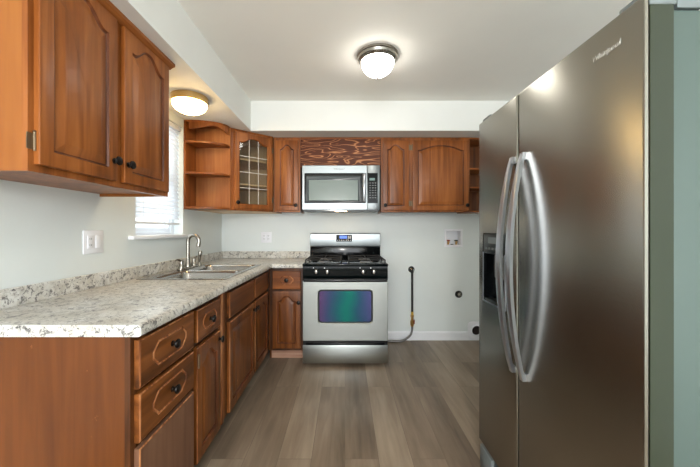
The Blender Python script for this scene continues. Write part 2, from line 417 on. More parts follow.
struct(MB().box(XL-.15, XR+.15, YF-.15, YB+.2, -.1, 0).build('floor', 'floor', smooth=False))
struct(MB().box(XL-.15, XR+.15, YF-.15, YB+.2, ZC, ZC+.1).build('ceiling', 'ceil', smooth=False))
WY0, WY1, WZ0, WZ1 = 2.05, 2.65, 1.18, 2.10
wall('wall_left', 'x', XL, -.15, YF, YB+.2, 0, ZC, [(WY0, WY1, WZ0, WZ1)])
wall('wall_right', 'x', XR, .15, YF, YB+.2, 0, ZC, [])
HX0, HX1, HZ0, HZ1 = 1.135, 1.29, 1.063, 1.218
wall('wall_back', 'y', YB, .2, XL, XR, 0, ZC, [(HX0, HX1, HZ0, HZ1)])
wall('wall_front', 'y', YF, -.15, XL, XR, 0, ZC, [(-1.25, 1.5, .45, 2.2)])
# soffit, one L-shaped box
sf = MB().prism([(XL, YF), (-.897, YF), (-.897, 2.96), (XR, 2.96), (XR, YB), (XL, YB)], ZS, ZC)
struct(sf.build('trim_1', 'soffit', smooth=False), 'white boxed soffit above the cabinets')
bb = MB()
bb.prism([(YB-.014, 0), (YB, 0), (YB, .098), (YB-.006, .098), (YB-.014, .082)], .40, XR, axis='x')
struct(bb.build('baseboard_back', 'trim', smooth=False))
bb = MB(); bb.prism([(XR-.014, 0), (XR, 0), (XR, .098), (XR-.006, .098), (XR-.014, .082)], YF, YB-.014, axis='y')
struct(bb.build('baseboard_right', 'trim', smooth=False))
# window over the sink
def win_frame(y0, y1, z0, z1, x0, x1, t):
    mb = MB(); mb.box(x0, x1, y0, y0+t, z0, z1); mb.box(x0, x1, y1-t, y1, z0, z1)
    mb.box(x0, x1, y0+t, y1-t, z0, z0+t); mb.box(x0, x1, y0+t, y1-t, z1-t, z1); return mb
w1 = struct(win_frame(WY0, WY1, WZ0, WZ1, XL-.13, XL-.08, .035).build('window_1', 'trim', bevel=.002))
win_frame(WY0+.036, WY1-.036, WZ0+.036, 1.64, XL-.115, XL-.09, .03).build('lower_sash', 'trim', w1)
win_frame(WY0+.036, WY1-.036, 1.64, WZ1-.036, XL-.128, XL-.105, .03).build('upper_sash', 'trim', w1)
MB().box(XL-.105, XL-.101, WY0+.06, WY1-.06, WZ0+.06, 1.62).build('pane', 'glass', w1)
MB().box(XL-.119, XL-.115, WY0+.06, WY1-.06, 1.66, WZ1-.06).build('pane', 'glass', w1)
MB().box(XL-.079, XL+.035, WY0, WY1, WZ0-.002, WZ0+.014, bev=.003).box(XL+.001, XL+.04, 1.975, 2.76, WZ0-.012, WZ0+.012, bev=.004).build('window_sill', 'trim', w1)
# picture window behind the camera
w2 = MB()
for x0, x1 in ((-1.25, -1.19), (.09, .16), (1.44, 1.5)): w2.box(x0, x1, YF-.1, YF-.02, .45, 2.2)
for z0, z1 in ((.45, .51), (2.14, 2.2)): w2.box(-1.25, 1.5, YF-.1, YF-.02, z0, z1)
struct(w2.build('window_2', 'trim', bevel=.002))

# ------------------------------------------------------------------ cabinet makers
def shape(s, kind):
    t = min(s, 1-s)
    if kind == 'flat': return 0
    if kind == 'broad':
        if t < .06: return 0
        return math.sin(PI*(s-.06)/.88)**.8
    q = min(1, max(0, (t-.06)/.40)); return (.5-.5*math.cos(PI*q))
NT = 29
def outline(w, h, f, d, rise, kind, z, ft=None):
    ft = f if ft is None else ft
    L0, R0 = f+d, w-f-d
    pts = [(L0, f+d, z), (R0, f+d, z)]
    for i in range(NT):
        s = 1-i/(NT-1); x = L0+s*(R0-L0)
        pts.append((x, h-ft-rise-d+rise*shape(s, kind), z))
    return pts
def outer(w, h, i, z):
    pts = [(i, i, z), (w-i, i, z)]
    for k in range(NT):
        s = 1-k/(NT-1); pts.append((i+s*(w-2*i), h-i, z))
    return pts
def door(parent, mx, w, h, mat, kind='arch', rise=.05, f=.055, edge=0, t=.02, name='door', field=.028, worn_panel=0, ft=None):
    """raised-panel door; material slot 1 is bare rubbed wood"""
    mb = MB(); e = edge
    rs = [outer(w, h, 0, 0), outer(w, h, 0, t-.003), outer(w, h, .002, t-.001), outer(w, h, .006, t),
          outline(w, h, f, 0, rise, kind, t, ft), outline(w, h, f, .005, rise, kind, t-.007, ft), outline(w, h, f, .010, rise, kind, t-.008, ft),
          outline(w, h, f, .010+field, rise, kind, t-.001, ft), outline(w, h, f, .014+field, rise, kind, t, ft)]
    mb.rings(rs, [0, e, e, 0, 2, 2, 0, 0, 0], mx)
    return mb.build(name, [mat, 'worn', 'groove_dark'], parent, angle=18)
def octo(w, h, i, c, z, side):
    x0, x1, y0, y1 = i+side, w-i-side, i, h-i
    return [(x0+c, y0, z), (x1-c, y0, z), (x1, y0+c, z), (x1, y1-c, z), (x1-c, y1, z), (x0+c, y1, z), (x0, y1-c, z), (x0, y0+c, z)]
def drawer(parent, mx, w, h, mat, inset=.036, side=.03, c=.03, t=.02, groove=1, edge=0):
    mb = MB(); zo = t
    R = [[(0, 0, 0), (w, 0, 0), (w, h, 0), (0, h, 0)], [(0, 0, t-.003), (w, 0, t-.003), (w, h, t-.003), (0, h, t-.003)],
         [(.005, .005, t), (w-.005, .005, t), (w-.005, h-.005, t), (.005, h-.005, t)]]
    if groove is None:
        mb.rings(R, [0, edge, 0], mx); return mb.build('drawer_front', [mat, 'worn'], parent, angle=18)
    mb.rings(R, [0, edge], mx, cap1=False)
    q = R[2]; o = octo(w, h, inset, c, t, side)
    mb.faces(q+o, [(0, 1, 5, 4), (1, 6, 5), (1, 2, 7, 6), (2, 8, 7), (2, 3, 9, 8), (3, 10, 9), (3, 0, 11, 10), (0, 4, 11)], 0, mx)
    rr = [o, octo(w, h, inset+.003, c*.95, t-.004, side), octo(w, h, inset+.006, c*.92, t-.004, side), octo(w, h, inset+.009, c*.9, t, side)]
    mb.rings(rr, [groove, groove, groove, 0], mx, cap0=False)
    bmesh.ops.remove_doubles(mb.bm, verts=mb.bm.verts, dist=1e-5)
    for f in mb.bm.faces:
        if f.material_index == 0 and len(f.verts) == 8: pass
    return mb.build('drawer_front', [mat, 'worn'], parent, angle=18)
def knob(parent, mx, u, v, w0=.02, s=1.22):
    mb = MB(); mb.lathe((u, v, w0), (0, 0, 1), [(.010*s, 0), (.010*s, .002), (.0055*s, .004), (.0055*s, .013), (.012*s, .016), (.0155*s, .021), (.0145*s, .026), (.008*s, .029), (0, .0295)], 20, mx=mx)
    return mb.build('knob', 'bronze', parent)
def hinge(parent, mx, u, v, side=1, w0=.0):
    mb = MB(); mb.box(u, u+side*.022, v-.026, v+.026, w0, w0+.003, mx=mx)
    mb.cyl((u, v-.03, w0+.006), (u, v+.03, w0+.006), .0045, 10, mx=mx)
    mb.lathe((u, v+.03, w0+.006), (0, 1, 0), [(.0045, 0), (.006, .003), (0, .008)], 8, mx=mx)
    return mb.build('hinge', 'hinge', parent)
def carcass(parent, mx, w, z0, z1, depth, mat, shelves=(), toe=False, left=True, right=True, endmat=None, top=True):
    """open box behind the face frame: w from -depth to -.019"""
    mb = MB(); t = .016
    b0 = z0
    if toe: b0 = z0+.10
    for on, u0, u1 in ((left, 0, t), (right, w-t, w)):
        mb.box(u0, u1, b0 if toe else z0, z1, -depth, -.019, mx=mx)
        if toe: mb.box(u0, u1, z0, b0, -depth, -.075, mx=mx)
    mb.box(t, w-t, b0+.012, b0+.026, -depth, -.019, mx=mx)
    mb.box(t, w-t, b0+.026, z1, -depth, -depth+.006, mx=mx)
    if top: mb.box(t, w-t, z1-.016, z1, -depth+.006, -.019, mx=mx)
    o = mb.build('carcass', endmat or mat, parent)
    for zz in shelves: MB().box(t, w-t, zz-.008, zz+.008, -depth+.007, -.03, mx=mx).build('shelf', 'inner', parent)
    if toe: MB().box(t, w-t, z0, b0, -.09, -.076, mx=mx).build('toe_kick', 'dark' if toe == 1 else toe, parent)
    return o
def face(parent, mx, us, z0, z1, rails, mat):
    """us: stiles (u0,u1); rails: (u0,u1,z0,z1)"""
    mb = MB()
    for a0, a1 in us: mb.box(a0, a1, z0, z1, -.019, 0, mx=mx)
    for a0, a1, b0, b1 in rails: mb.box(a0, a1, b0, b1, -.019, -.0002, mx=mx)
    return mb.build('face_frame', mat, parent)

# ------------------------------------------------------------------ near left wall cabinet
xf = -1.005
y0, y1 = .985, 1.765
mx = frame((xf, y0, 0), (0, 1, 0), (1, 0, 0)); w = y1-y0; d = xf-XL
t = thing('wall_cabinet', 'large brown two-door wall cabinet with arched panels, nearest on the left wall', 'cabinet', (-1.2, 1.37, 1.41))
mb = MB(); mb.box(0, .016, 1.418, ZS-.001, -d, -.019, mx=mx); mb.box(0.016, w-.016, 1.432, 1.445, -d, -.019, 1, mx=mx)
mb.box(w-.016, w, 1.418, ZS-.001, -d, -.019, mx=mx); mb.box(.016, w-.016, 1.445, ZS-.001, -d, -d+.006, 1, mx=mx)
mb.box(.016, w-.016, ZS-.02, ZS-.001, -d+.006, -.019, 1, mx=mx); mb.build('carcass', ['endu', 'wood'], t)
face(t, mx, [(0, .03), (.355, .415), (w-.03, w)], 1.418, ZS-.001, [(.03, w-.03, 1.418, 1.455), (.03, w-.03, 2.10, ZS-.001)], 'wood')
d1 = door(t, mx @ Matrix.Translation((.018, 1.442, .001)), .346, .70, 'wood', rise=.06, f=.05, field=.03, ft=.03)
knob(d1, mx, .018+.346-.022, 1.525)
hinge(d1, mx, .017, 1.515, -1)
d2 = door(t, mx @ Matrix.Translation((.406, 1.442, .001)), .352, .70, 'wood', rise=.06, f=.05, field=.03, ft=.03)
knob(d2, mx, .406+.022, 1.525)
hinge(d2, mx, .761, 1.515, 1); hinge(d2, mx, .761, 2.05, 1)
mb = MB(); mb.prism([(xf, ZS-.031), (xf+.008, ZS-.031), (xf+.018, ZS-.022), (xf+.034, ZS-.016), (xf+.036, ZS-.001), (xf, ZS-.001)], y0-.01, y1+.012, axis='y')
mb.build('crown_moulding', 'wood_h', t)

# ------------------------------------------------------------------ open corner shelf by the window
def quarter(x0, y0_, x1, y1_, n=14, back=0):
    """curved shelf plan: straight along wall x0 and along y1, round nose from (x0+back,y0) to (x1,y1)"""
    pts = [(x0, y1_), (x0, y0_), (x0+back, y0_)]
    for i in range(1, n+1):
        a = PI/2*i/n; pts.append((x0+back+(x1-x0-back)*math.sin(a), y1_-.018-(y1_-.018-y0_)*math.cos(a)))
    pts.append((x1, y1_)); return pts
t = thing('corner_shelf', 'open brown end shelf with curved shelves between the window and the glass-door cabinet', 'shelf', (-1.2, 2.80, 1.41))
ya, yb = 2.66, 2.868
MB().box(XL+.001, XL+.014, ya, yb-.014, 1.41, ZS-.002).build('back_panel', 'wood', t, bevel=.001)
MB().box(XL+.001, -1.052, yb-.013, yb, 1.41, ZS-.002).build('side_panel', 'inner', t, bevel=.001)
q = quarter(XL+.015, ya, -1.055, yb-.014, back=.03)
for zz, nm in ((1.412, 'bottom_shelf'), (1.712, 'shelf'), (1.98, 'shelf')):
    MB().prism(q, zz, zz+.02).build(nm, 'wood_h', t, bevel=.003)
# scalloped top valance following the curve
mb = MB(); n = len(q)-3; cur = q[2:-1]; pts = []; fs = []
for i, p in enumerate(cur):
    s = i/(len(cur)-1); zl = ZS-.035-.045*abs(math.cos(PI*s*1.0))**1.5
    c = Vector((XL+.015, yb-.014)); v = Vector(p); v2 = v+(c-v).normalized()*.012
    pts += [(v.x, v.y, zl), (v.x, v.y, ZS-.016), (v2.x, v2.y, ZS-.016), (v2.x, v2.y, zl)]
for i in range(len(cur)-1):
    for k in range(4): fs.append((i*4+k, i*4+(k+1) % 4, i*4+4+(k+1) % 4, i*4+4+k))
fs += [(3, 2, 1, 0), tuple(len(pts)-4+k for k in range(4))]
mb.faces(pts, fs); mb.build('valance', 'wood', t)
MB().prism(q, ZS-.015, ZS-.002).build('top_panel', 'wood', t)

# ------------------------------------------------------------------ diagonal glass-door corner cabinet
P0, P1 = Vector((-1.053, 2.870, 0)), Vector((-.727, 3.148, 0)); dv = (P1-P0); wd = dv.length; u = dv.normalized(); wn = Vector((u.y, -u.x, 0))
t = thing('corner_cabinet', 'diagonal brown corner wall cabinet with leaded glass door', 'cabinet', (-1.15, 3.22, 1.41))
mx = frame((P0.x, P0.y, 0), u, wn)
plan = [(XL+.002, 2.872), (P0.x-.002, 2.872), (P1.x-.016, P1.y-.0), (P1.x-.001, YB-.002), (XL+.002, YB-.002)]
inn = [(XL+.016, 2.886), (P0.x-.016, 2.886), (P1.x-.02, P1.y+.012), (P1.x-.02, YB-.016), (XL+.016, YB-.016)]
mb = MB()
mb.prism([(XL+.002, 2.871), (P0.x-.014, 2.871), (P1.x-.006, P1.y+.02), (P1.x-.006, YB-.002), (XL+.002, YB-.002)], 1.412, 1.43)
mb.prism([(XL+.002, 2.871), (P0.x-.014, 2.871), (P1.x-.006, P1.y+.02), (P1.x-.006, YB-.002), (XL+.002, YB-.002)], ZS-.02, ZS-.002)
mb.box(XL+.002, XL+.014, 2.886, YB-.014, 1.43, ZS-.02); mb.box(XL+.002, P1.x-.006, YB-.014, YB-.002, 1.43, ZS-.02)
mb.box(XL+.002, P0.x-.014, 2.871, 2.885, 1.43, ZS-.02); mb.box(P1.x-.02, P1.x-.006, P1.y+.022, YB-.014, 1.43, ZS-.02)
mb.build('carcass', 'pale', t)
for zz in (1.66, 1.90): MB().prism([(XL+.015, 2.888), (P0.x-.03, 2.888), (P1.x-.03, P1.y+.02), (P1.x-.022, YB-.016), (XL+.015, YB-.016)], zz, zz+.016).build('shelf', 'pale', t)
face(t, mx, [(0, .035), (wd-.03, wd)], 1.412, ZS-.002, [(.035, wd-.03, 1.412, 1.44), (.035, wd-.03, 2.135, ZS-.002)], 'wood')
dw, dh = wd-.05, .72
dm = mx @ Matrix.Translation((.028, 1.428, .001)); f_, ri = .05, .045
mb = MB()
rs = [outline(dw, dh, f_, 0, ri, 'arch', 0), outer(dw, dh, 0, 0), outer(dw, dh, 0, .014), outer(dw, dh, .006, .02), outline(dw, dh, f_-.008, 0, ri, 'arch', .02), outline(dw, dh, f_, 0, ri, 'arch', .012), outline(dw, dh, f_, 0, ri, 'arch', 0)]
mb.rings(rs, [0]*7, dm, False, False); bmesh.ops.remove_doubles(mb.bm, verts=mb.bm.verts, dist=1e-6)
gd = mb.build('door', 'wood', t, angle=18)
gp = [(p[0], p[1]) for p in outline(dw, dh, f_, .0, ri, 'arch', 0)]
mb = MB(); mb.prism([(a, b_) for a, b_ in gp], .005, .008, mx=dm); mb.build('glass_pane', 'glass', gd)
mb = MB(); iw = dw-2*f_
for k in (1, 2):
    uu = f_+iw*k/3; top = dh-f_-ri+ri*shape(k/3, 'arch')
    mb.box(uu-.003, uu+.003, f_, top, .009, .013, mx=dm)
for k in (1, 2, 3): vv = f_+(dh-2*f_-.02)*k/4; mb.box(f_, dw-f_, vv-.003, vv+.003, .009, .0128, mx=dm)
mb.build('leading', simple('pale_lead_strip', (206, 200, 190), .4, .2), gd)
knob(gd, mx, .028+.024, 1.432+.055)
hinge(gd, mx, .028+dw+.001, 1.53, 1, 0); hinge(gd, mx, .028+dw+.001, 2.03, 1, 0)

# ------------------------------------------------------------------ wall cabinets on the back wall
yf = 3.168; dB = YB-.002-yf
def backmx(x): return frame((x, yf, 0), (1, 0, 0), (0, -1, 0))
t = thing('wall_cabinet', 'narrow single-door brown wall cabinet to the left of the microwave', 'cabinet', (-.6, 3.3, 1.41))
mx = backmx(-.724); w = .269
carcass(t, mx, w, 1.412, ZS-.002, dB, 'wood')
face(t, mx, [(0, .03), (w-.03, w)], 1.412, ZS-.002, [(.03, w-.03, 1.412, 1.44), (.03, w-.03, 2.14, ZS-.002)], 'wood')
dd = door(t, mx @ Matrix.Translation((.02, 1.428, .001)), w-.04, .71, 'wood', rise=.045, f=.045, field=.016)
knob(dd, mx, w-.042, 1.48)

t = thing('filler_panel', 'dark plywood panel with bold wavy grain filling the gap above the microwave', 'panel', (-.04, 3.2, 1.88))
MB().box(-.453, .362, yf, yf+.018, 1.872, ZS-.008).build('plywood_sheet', 'ply', t, bevel=.001)
MB().box(-.453, .362, yf-.006, yf, ZS-.02, ZS-.002).build('top_trim', 'wood_hx', t, bevel=.001)

t = thing('wall_cabinet', 'wide brown wall cabinet with one narrow and one broad door, right of the microwave', 'cabinet', (.82, 3.3, 1.41))
mx = backmx(.366); w = .902
carcass(t, mx, w, 1.412, ZS-.002, dB, 'wood')
face(t, mx, [(0, .03), (.275, .325), (w-.03, w)], 1.412, ZS-.002, [(.03, .275, 1.412, 1.44), (.325, w-.03, 1.412, 1.44), (.03, .275, 2.14, ZS-.002), (.325, w-.03, 2.14, ZS-.002)], 'wood')
dd = door(t, mx @ Matrix.Translation((.018, 1.428, .001)), .262, .71, 'wood', rise=.045, f=.045, field=.016)
knob(dd, mx, .04, 1.48); hinge(dd, mx, .281, 1.50, 1); hinge(dd, mx, .281, 2.07, 1)
dd = door(t, mx @ Matrix.Translation((.322, 1.428, .001)), .565, .71, 'wood', kind='broad', rise=.05, f=.05, field=.026)
knob(dd, mx, .322+.545, 1.48); hinge(dd, mx, .321, 1.50, -1); hinge(dd, mx, .321, 2.07, -1)

t = thing('corner_shelf', 'open dark end shelf at the far right, half hidden by the refrigerator', 'shelf', (1.4, 3.4, 1.41))
MB().box(1.27, 1.60, YB-.014, YB-.001, 1.412, ZS-.002).build('back_panel', 'base', t, bevel=.001)
for zz, nm in ((1.412, 'bottom_shelf'), (1.655, 'shelf'), (1.845, 'shelf'), (ZS-.02, 'top_panel')):
    pts = [(1.27, YB-.015), (1.27, 3.17)]+[(1.27+.32*math.sin(PI/2*i/12), YB-.02-(YB-.02-3.17)*math.cos(PI/2*i/12)) for i in range(1, 13)]+[(1.59, YB-.015)]
    MB().prism(pts, zz, zz+.018).build(nm, 'wood_hx', t, bevel=.002)

# ------------------------------------------------------------------ base cabinets, left run
xb = -.725; dL = xb-XL-.002
ZT = .872
def leftmx(y): return frame((xb, y, 0), (0, 1, 0), (1, 0, 0))
D2 = Matrix.Translation
# drawer stack
t = thing('drawer_cabinet', 'brown three-drawer base cabinet at the near end of the counter, lowest drawer plain', 'cabinet', (-1.05, 1.26, 0))
ya = 1.05; w = .425; mx = leftmx(ya)
carcass(t, mx, w, 0, ZT, dL, 'base', toe=1, endmat='endp', top=False)
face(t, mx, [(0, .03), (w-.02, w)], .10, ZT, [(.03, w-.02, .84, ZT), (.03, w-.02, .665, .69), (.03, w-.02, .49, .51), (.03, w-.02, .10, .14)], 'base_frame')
o = drawer(t, mx @ D2((.018, .683, .001)), .385, .168, 'base_h', side=.035, c=.035, edge=1); knob(o, mx, .018+.1925+.01, .767)
o = drawer(t, mx @ D2((.018, .497, .001)), .385, .168, 'base_h', side=.035, c=.035, edge=1); knob(o, mx, .018+.1925+.01, .581)
o = drawer(t, mx @ D2((.018, .115, .001)), .385, .362, 'drab', groove=None, edge=1); o['label'] = 'plain dull replacement front'
# one drawer over one door
t = thing('base_cabinet', 'narrow brown base cabinet with one drawer over one arched door, beside the drawer stack', 'cabinet', (-1.05, 1.6, 0))
ya = 1.476; w = .30; mx = leftmx(ya)
carcass(t, mx, w, 0, ZT, dL, 'base', toe=1, top=False)
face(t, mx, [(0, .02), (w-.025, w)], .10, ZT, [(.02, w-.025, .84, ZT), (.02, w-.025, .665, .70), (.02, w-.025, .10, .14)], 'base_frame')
o = drawer(t, mx @ D2((.008, .69, .001)), w-.02, .155, 'base_h', side=.02, c=.03, edge=1); knob(o, mx, .15, .767)
o = door(t, mx @ D2((.008, .11, .001)), w-.02, .555, 'base', rise=.045, f=.05, field=.018, edge=1); knob(o, mx, w-.035, .62); hinge(o, mx, .010, .60, 1, .0212)
# filler stile with a strip of trim
t = thing('filler_panel', 'narrow worn wood filler strip between the narrow base cabinet and the sink cabinet', 'panel', (-.73, 1.83, 0))
MB().box(xb-.019, xb, 1.777, 1.887, .10, ZT).build('backing_board', 'base', t, bevel=.001)
MB().box(xb, xb+.012, 1.80, 1.828, .10, .858, bev=.003).build('trim_strip', 'worn', t)
MB().box(xb-.09, xb-.076, 1.777, 1.887, 0, .10).build('toe_kick', 'dark', t)
# sink base
t = thing('sink_cabinet', 'wide worn brown base cabinet with two doors under the sink', 'cabinet', (-1.05, 2.4, 0))
ya = 1.888; w = .99; mx = leftmx(ya)
carcass(t, mx, w, 0, ZT, dL, 'base', toe=1, top=False)
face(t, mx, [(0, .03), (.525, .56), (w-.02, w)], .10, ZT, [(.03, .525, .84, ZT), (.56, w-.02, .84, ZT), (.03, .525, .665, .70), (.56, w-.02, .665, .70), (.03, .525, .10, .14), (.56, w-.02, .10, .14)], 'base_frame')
drawer(t, mx @ D2((.015, .69, .001)), .515, .155, 'base_h', groove=None, edge=1); drawer(t, mx @ D2((.553, .69, .001)), .415, .155, 'base_h', groove=None, edge=1)
o = door(t, mx @ D2((.015, .11, .001)), .515, .555, 'base', kind='flat', rise=0, f=.055, field=.02, edge=1); knob(o, mx, .505, .615)
o = door(t, mx @ D2((.553, .11, .001)), .415, .555, 'base', rise=.04, f=.055, field=.02, edge=1); knob(o, mx, .58, .615)
# base cabinet facing the camera beside the range
t = thing('base_cabinet', 'small worn brown base cabinet with drawer and door, between the corner and the range', 'cabinet', (-.53, 3.2, 0))
xa = -.722; w = .335; mx = frame((xa, 2.92, 0), (1, 0, 0), (0, -1, 0))
carcass(t, mx, w, 0, ZT, YB-.002-2.92, 'base', toe='toe', top=False)
face(t, mx, [(0.018, .05), (w-.03, w)], .10, ZT, [(.05, w-.03, .84, ZT), (.05, w-.03, .66, .69), (.05, w-.03, .10, .14)], 'base_frame')
o = drawer(t, mx @ D2((.046, .678, .001)), .262, .17, 'base_hx', side=.02, c=.03, groove=1, inset=.045); knob(o, mx, .177, .763)
o = door(t, mx @ D2((.046, .125, .001)), .262, .535, 'base', rise=.05, f=.045, field=.016); knob(o, mx, .29, .555)

# ------------------------------------------------------------------ countertop
XE = -.676; YE = 2.882; YN = 1.032; XX = -.386
t = thing('countertop', 'L-shaped speckled grey-white laminate countertop with a raised backsplash', 'countertop', (-1.03, 2.2, .915))
SX0, SX1, SY0, SY1 = -1.318, -.752, 1.96, 2.80
ZU = .915
mb = MB(); e_ = .03
zb = ZT+.003
for a in ((XL+.001, SX0+.012, YN, YB-.001), (SX1-.012, XE-e_, YN, YB-.001), (SX0+.012, SX1-.012, YN, SY0+.012), (SX0+.012, SX1-.012, SY1-.012, YB-.001), (XE-e_, XX, YE+e_, YB-.001)):
    mb.box(*a, zb, ZU)
prof = [(-e_, ZU), (-.014, ZU), (-.006, ZU-.003), (-.001, ZU-.010), (0, ZU-.016), (0, zb+.010), (-.003, zb+.003), (-.009, zb), (-e_, zb)]
def ring(x, y, dx, dy): return [(x+o_*dx, y+o_*dy, z) for o_, z in prof]
# path: near end -> inner corner (mitre) -> range side ; outward is +x on the long leg, -y on the short leg
r0 = [(XE+o_, YN, z) for o_, z in prof]; r1 = [(XE+o_, YE-o_, z) for o_, z in prof]; r2 = [(XX, YE-o_, z) for o_, z in prof]
n = len(prof)
pts = r0+r1+r2; fs = []
for j in range(2):
    for i in range(n): fs.append((j*n+i, j*n+(i+1) % n, (j+1)*n+(i+1) % n, (j+1)*n+i))
fs += [tuple(range(n)), tuple(range(2*n, 3*n))]
mb.faces(pts, fs); mb.build('worktop', 'granite', t, angle=30)
ZBS = .992
mb = MB(); mb.prism([(XL+.001, YN), (XL+.021, YN), (XL+.021, YB-.021), (XX, YB-.021), (XX, YB-.001), (XL+.001, YB-.001)], ZU+.0005, ZBS)
mb.build('backsplash', 'granite', t, bevel=.003)

# ------------------------------------------------------------------ sink
t = thing('kitchen_sink', 'stainless double-bowl sink set into the countertop under the window', 'sink', (-1.02, 2.39, .92))
zr0, zr1 = ZU+.001, ZU+.006
bowls = [(-1.232, -.785, 1.99, 2.375), (-1.232, -.785, 2.405, 2.77)]
mb = MB(); xs0, xs1, ys0, ys1 = SX0, SX1, SY0, SY1
def sgrid():
    xs = [xs0, bowls[0][0], bowls[0][1], xs1]; ys = [ys0, bowls[0][2], bowls[0][3], bowls[1][2], bowls[1][3], ys1]
    return xs, ys
xs, ys = sgrid()
for i in range(3):
    for j in range(5):
        if i == 1 and j in (1, 3): continue
        mb.box(xs[i], xs[i+1], ys[j], ys[j+1], zr0, zr1)
bmesh.ops.remove_doubles(mb.bm, verts=mb.bm.verts, dist=1e-5)
dup = {}
for f in mb.bm.faces: dup.setdefault(tuple(round(c, 4) for c in f.calc_center_median()), []).append(f)
bmesh.ops.delete(mb.bm, geom=[f for q_ in dup.values() if len(q_) > 1 for f in q_], context='FACES')
mb.build('rim', 'sink', t, bevel=.002)
def rrect(x0, x1, y0, y1, r_, z, n=6, square=False):
    pts = []
    for cx, cy, a0 in ((x1-r_, y1-r_, 0), (x0+r_, y1-r_, 90), (x0+r_, y0+r_, 180), (x1-r_, y0+r_, 270)):
        for i in range(n+1):
            a = math.radians(a0+90*i/n); c_, s_ = math.cos(a), math.sin(a)
            if square:
                k = max(abs(c_), abs(s_)); c_, s_ = c_/k, s_/k
            pts.append((cx+r_*c_, cy+r_*s_, z))
    return pts
for bi, (x0, x1, y0, y1) in enumerate(bowls):
    mb = MB()
    dpt = .17
    rs = [rrect(x0, x1, y0, y1, .05, zr1, square=True), rrect(x0+.004, x1-.004, y0+.004, y1-.004, .05, zr1-.004), rrect(x0+.01, x1-.01, y0+.01, y1-.01, .055, zr1-.02),
          rrect(x0+.018, x1-.018, y0+.018, y1-.018, .06, zr1-dpt+.03), rrect(x0+.03, x1-.03, y0+.03, y1-.03, .06, zr1-dpt+.008), rrect(x0+.06, x1-.06, y0+.06, y1-.06, .05, zr1-dpt)]
    mb.rings(rs, [0]*6, cap0=False)
    b_ = mb.build('bowl', 'sink', t, angle=50)
    cx, cy = (x0+x1)/2, (y0+y1)/2
    MB().lathe((cx, cy, zr1-dpt+.0005), (0, 0, 1), [(.045, 0), (.045, .002), (.035, .003), (.03, .0), (0, .0)], 24).build('drain', 'chrome', b_)

# ------------------------------------------------------------------ faucet
fx, fy, fz = -1.272, 2.52, zr1+.0003
t = thing('faucet', 'brushed nickel gooseneck faucet with two lever handles behind the sink', 'faucet', (fx, fy, fz))
mb = MB(); mb.prism(rrect2 := [(p[0], p[1]) for p in rrect(fx-.030, fx+.030, fy-.135, fy+.135, .025, 0)], fz, fz+.012); mb.build('deck_plate', 'nickel', t, bevel=.003)
mb = MB(); mb.lathe((fx, fy, fz+.012), (0, 0, 1), [(.026, 0), (.025, .01), (.018, .03), (.014, .05), (.013, .06)], 20)
R_ = .045; path = [(fx, fy, fz+.05+.165*i/5) for i in range(6)]
cz = fz+.215
for i in range(1, 17):
    a = PI-(PI+.25)*i/16; path.append((fx+R_+R_*math.cos(a), fy, cz+R_*math.sin(a)*1.15))
px_, pz_ = path[-1][0], path[-1][2]
mb.tube(path, [.0145]*len(path), 14); mb.build('spout', 'nickel', t)
MB().lathe((px_, fy, pz_+.004), (-.18, 0, -1), [(.0135, 0), (.016, .006), (.016, .03), (.012, .034), (0, .034)], 16).build('spray_head', 'nickel', t)
for sgn in (-1, 1):
    hy = fy+sgn*.1
    mb = MB(); mb.lathe((fx, hy, fz+.012), (0, 0, 1), [(.024, 0), (.023, .008), (.017, .025), (.012, .045), (.013, .052), (.010, .060), (0, .062)], 20)
    hb = mb.build('handle_base', 'nickel', t)
    mb = MB(); mb.tube([(fx, hy, fz+.066), (fx+.0, hy+sgn*.02, fz+.074), (fx-.004, hy+sgn*.05, fz+.082), (fx-.006, hy+sgn*.068, fz+.081)], [.009, .0075, .0065, .004], 10)
    mb.build('lever', 'nickel', hb)

t = thing('side_sprayer', 'short dark-tipped side sprayer standing beside the faucet on the sink rim', 'sprayer', (-1.272, 2.715, fz))
MB().lathe((-1.272, 2.715, fz), (0, 0, 1), [(.023, 0), (.022, .006), (.014, .018), (.012, .03), (0, .03)], 18).build('holder', 'nickel', t)
MB().lathe((-1.272, 2.715, fz+.031), (.1, 0, 1), [(.010, 0), (.012, .03), (.015, .06), (.017, .085), (.012, .10), (0, .102)], 16).build('nozzle', 'nickel', t)

# ------------------------------------------------------------------ gas range
x0, x1, yr = -.38, .385, 2.79
t = thing('gas_range', 'stainless gas range with black cooktop and tinted oven window', 'stove', (0, 3.12, 0))
mb = MB(); mb.box(x0+.004, x1-.004, yr+.045, 3.44, .03, .905, bev=.003); mb.build('body', simple('dark_grey_range_side', (70, 72, 74), .4), t)
for fx_ in (x0+.05, x1-.05):
    for fy_ in (yr+.10, 3.38): MB().cyl((fx_, fy_, 0), (fx_, fy_, .032), .018).build('foot', 'rubber', t)
# storage drawer
MB().box(x0, x1, yr, yr+.04, .032, .195, bev=.004).build('storage_drawer', 'steel', t)
MB().box(x0+.002, x1-.002, yr+.012, yr+.043, .1955, .232).build('drawer_gap', 'black', t)
MB().box(x0+.03, x1-.03, yr-.004, yr+.011, .198, .212, bev=.003).build('drawer_pull', 'black', t)
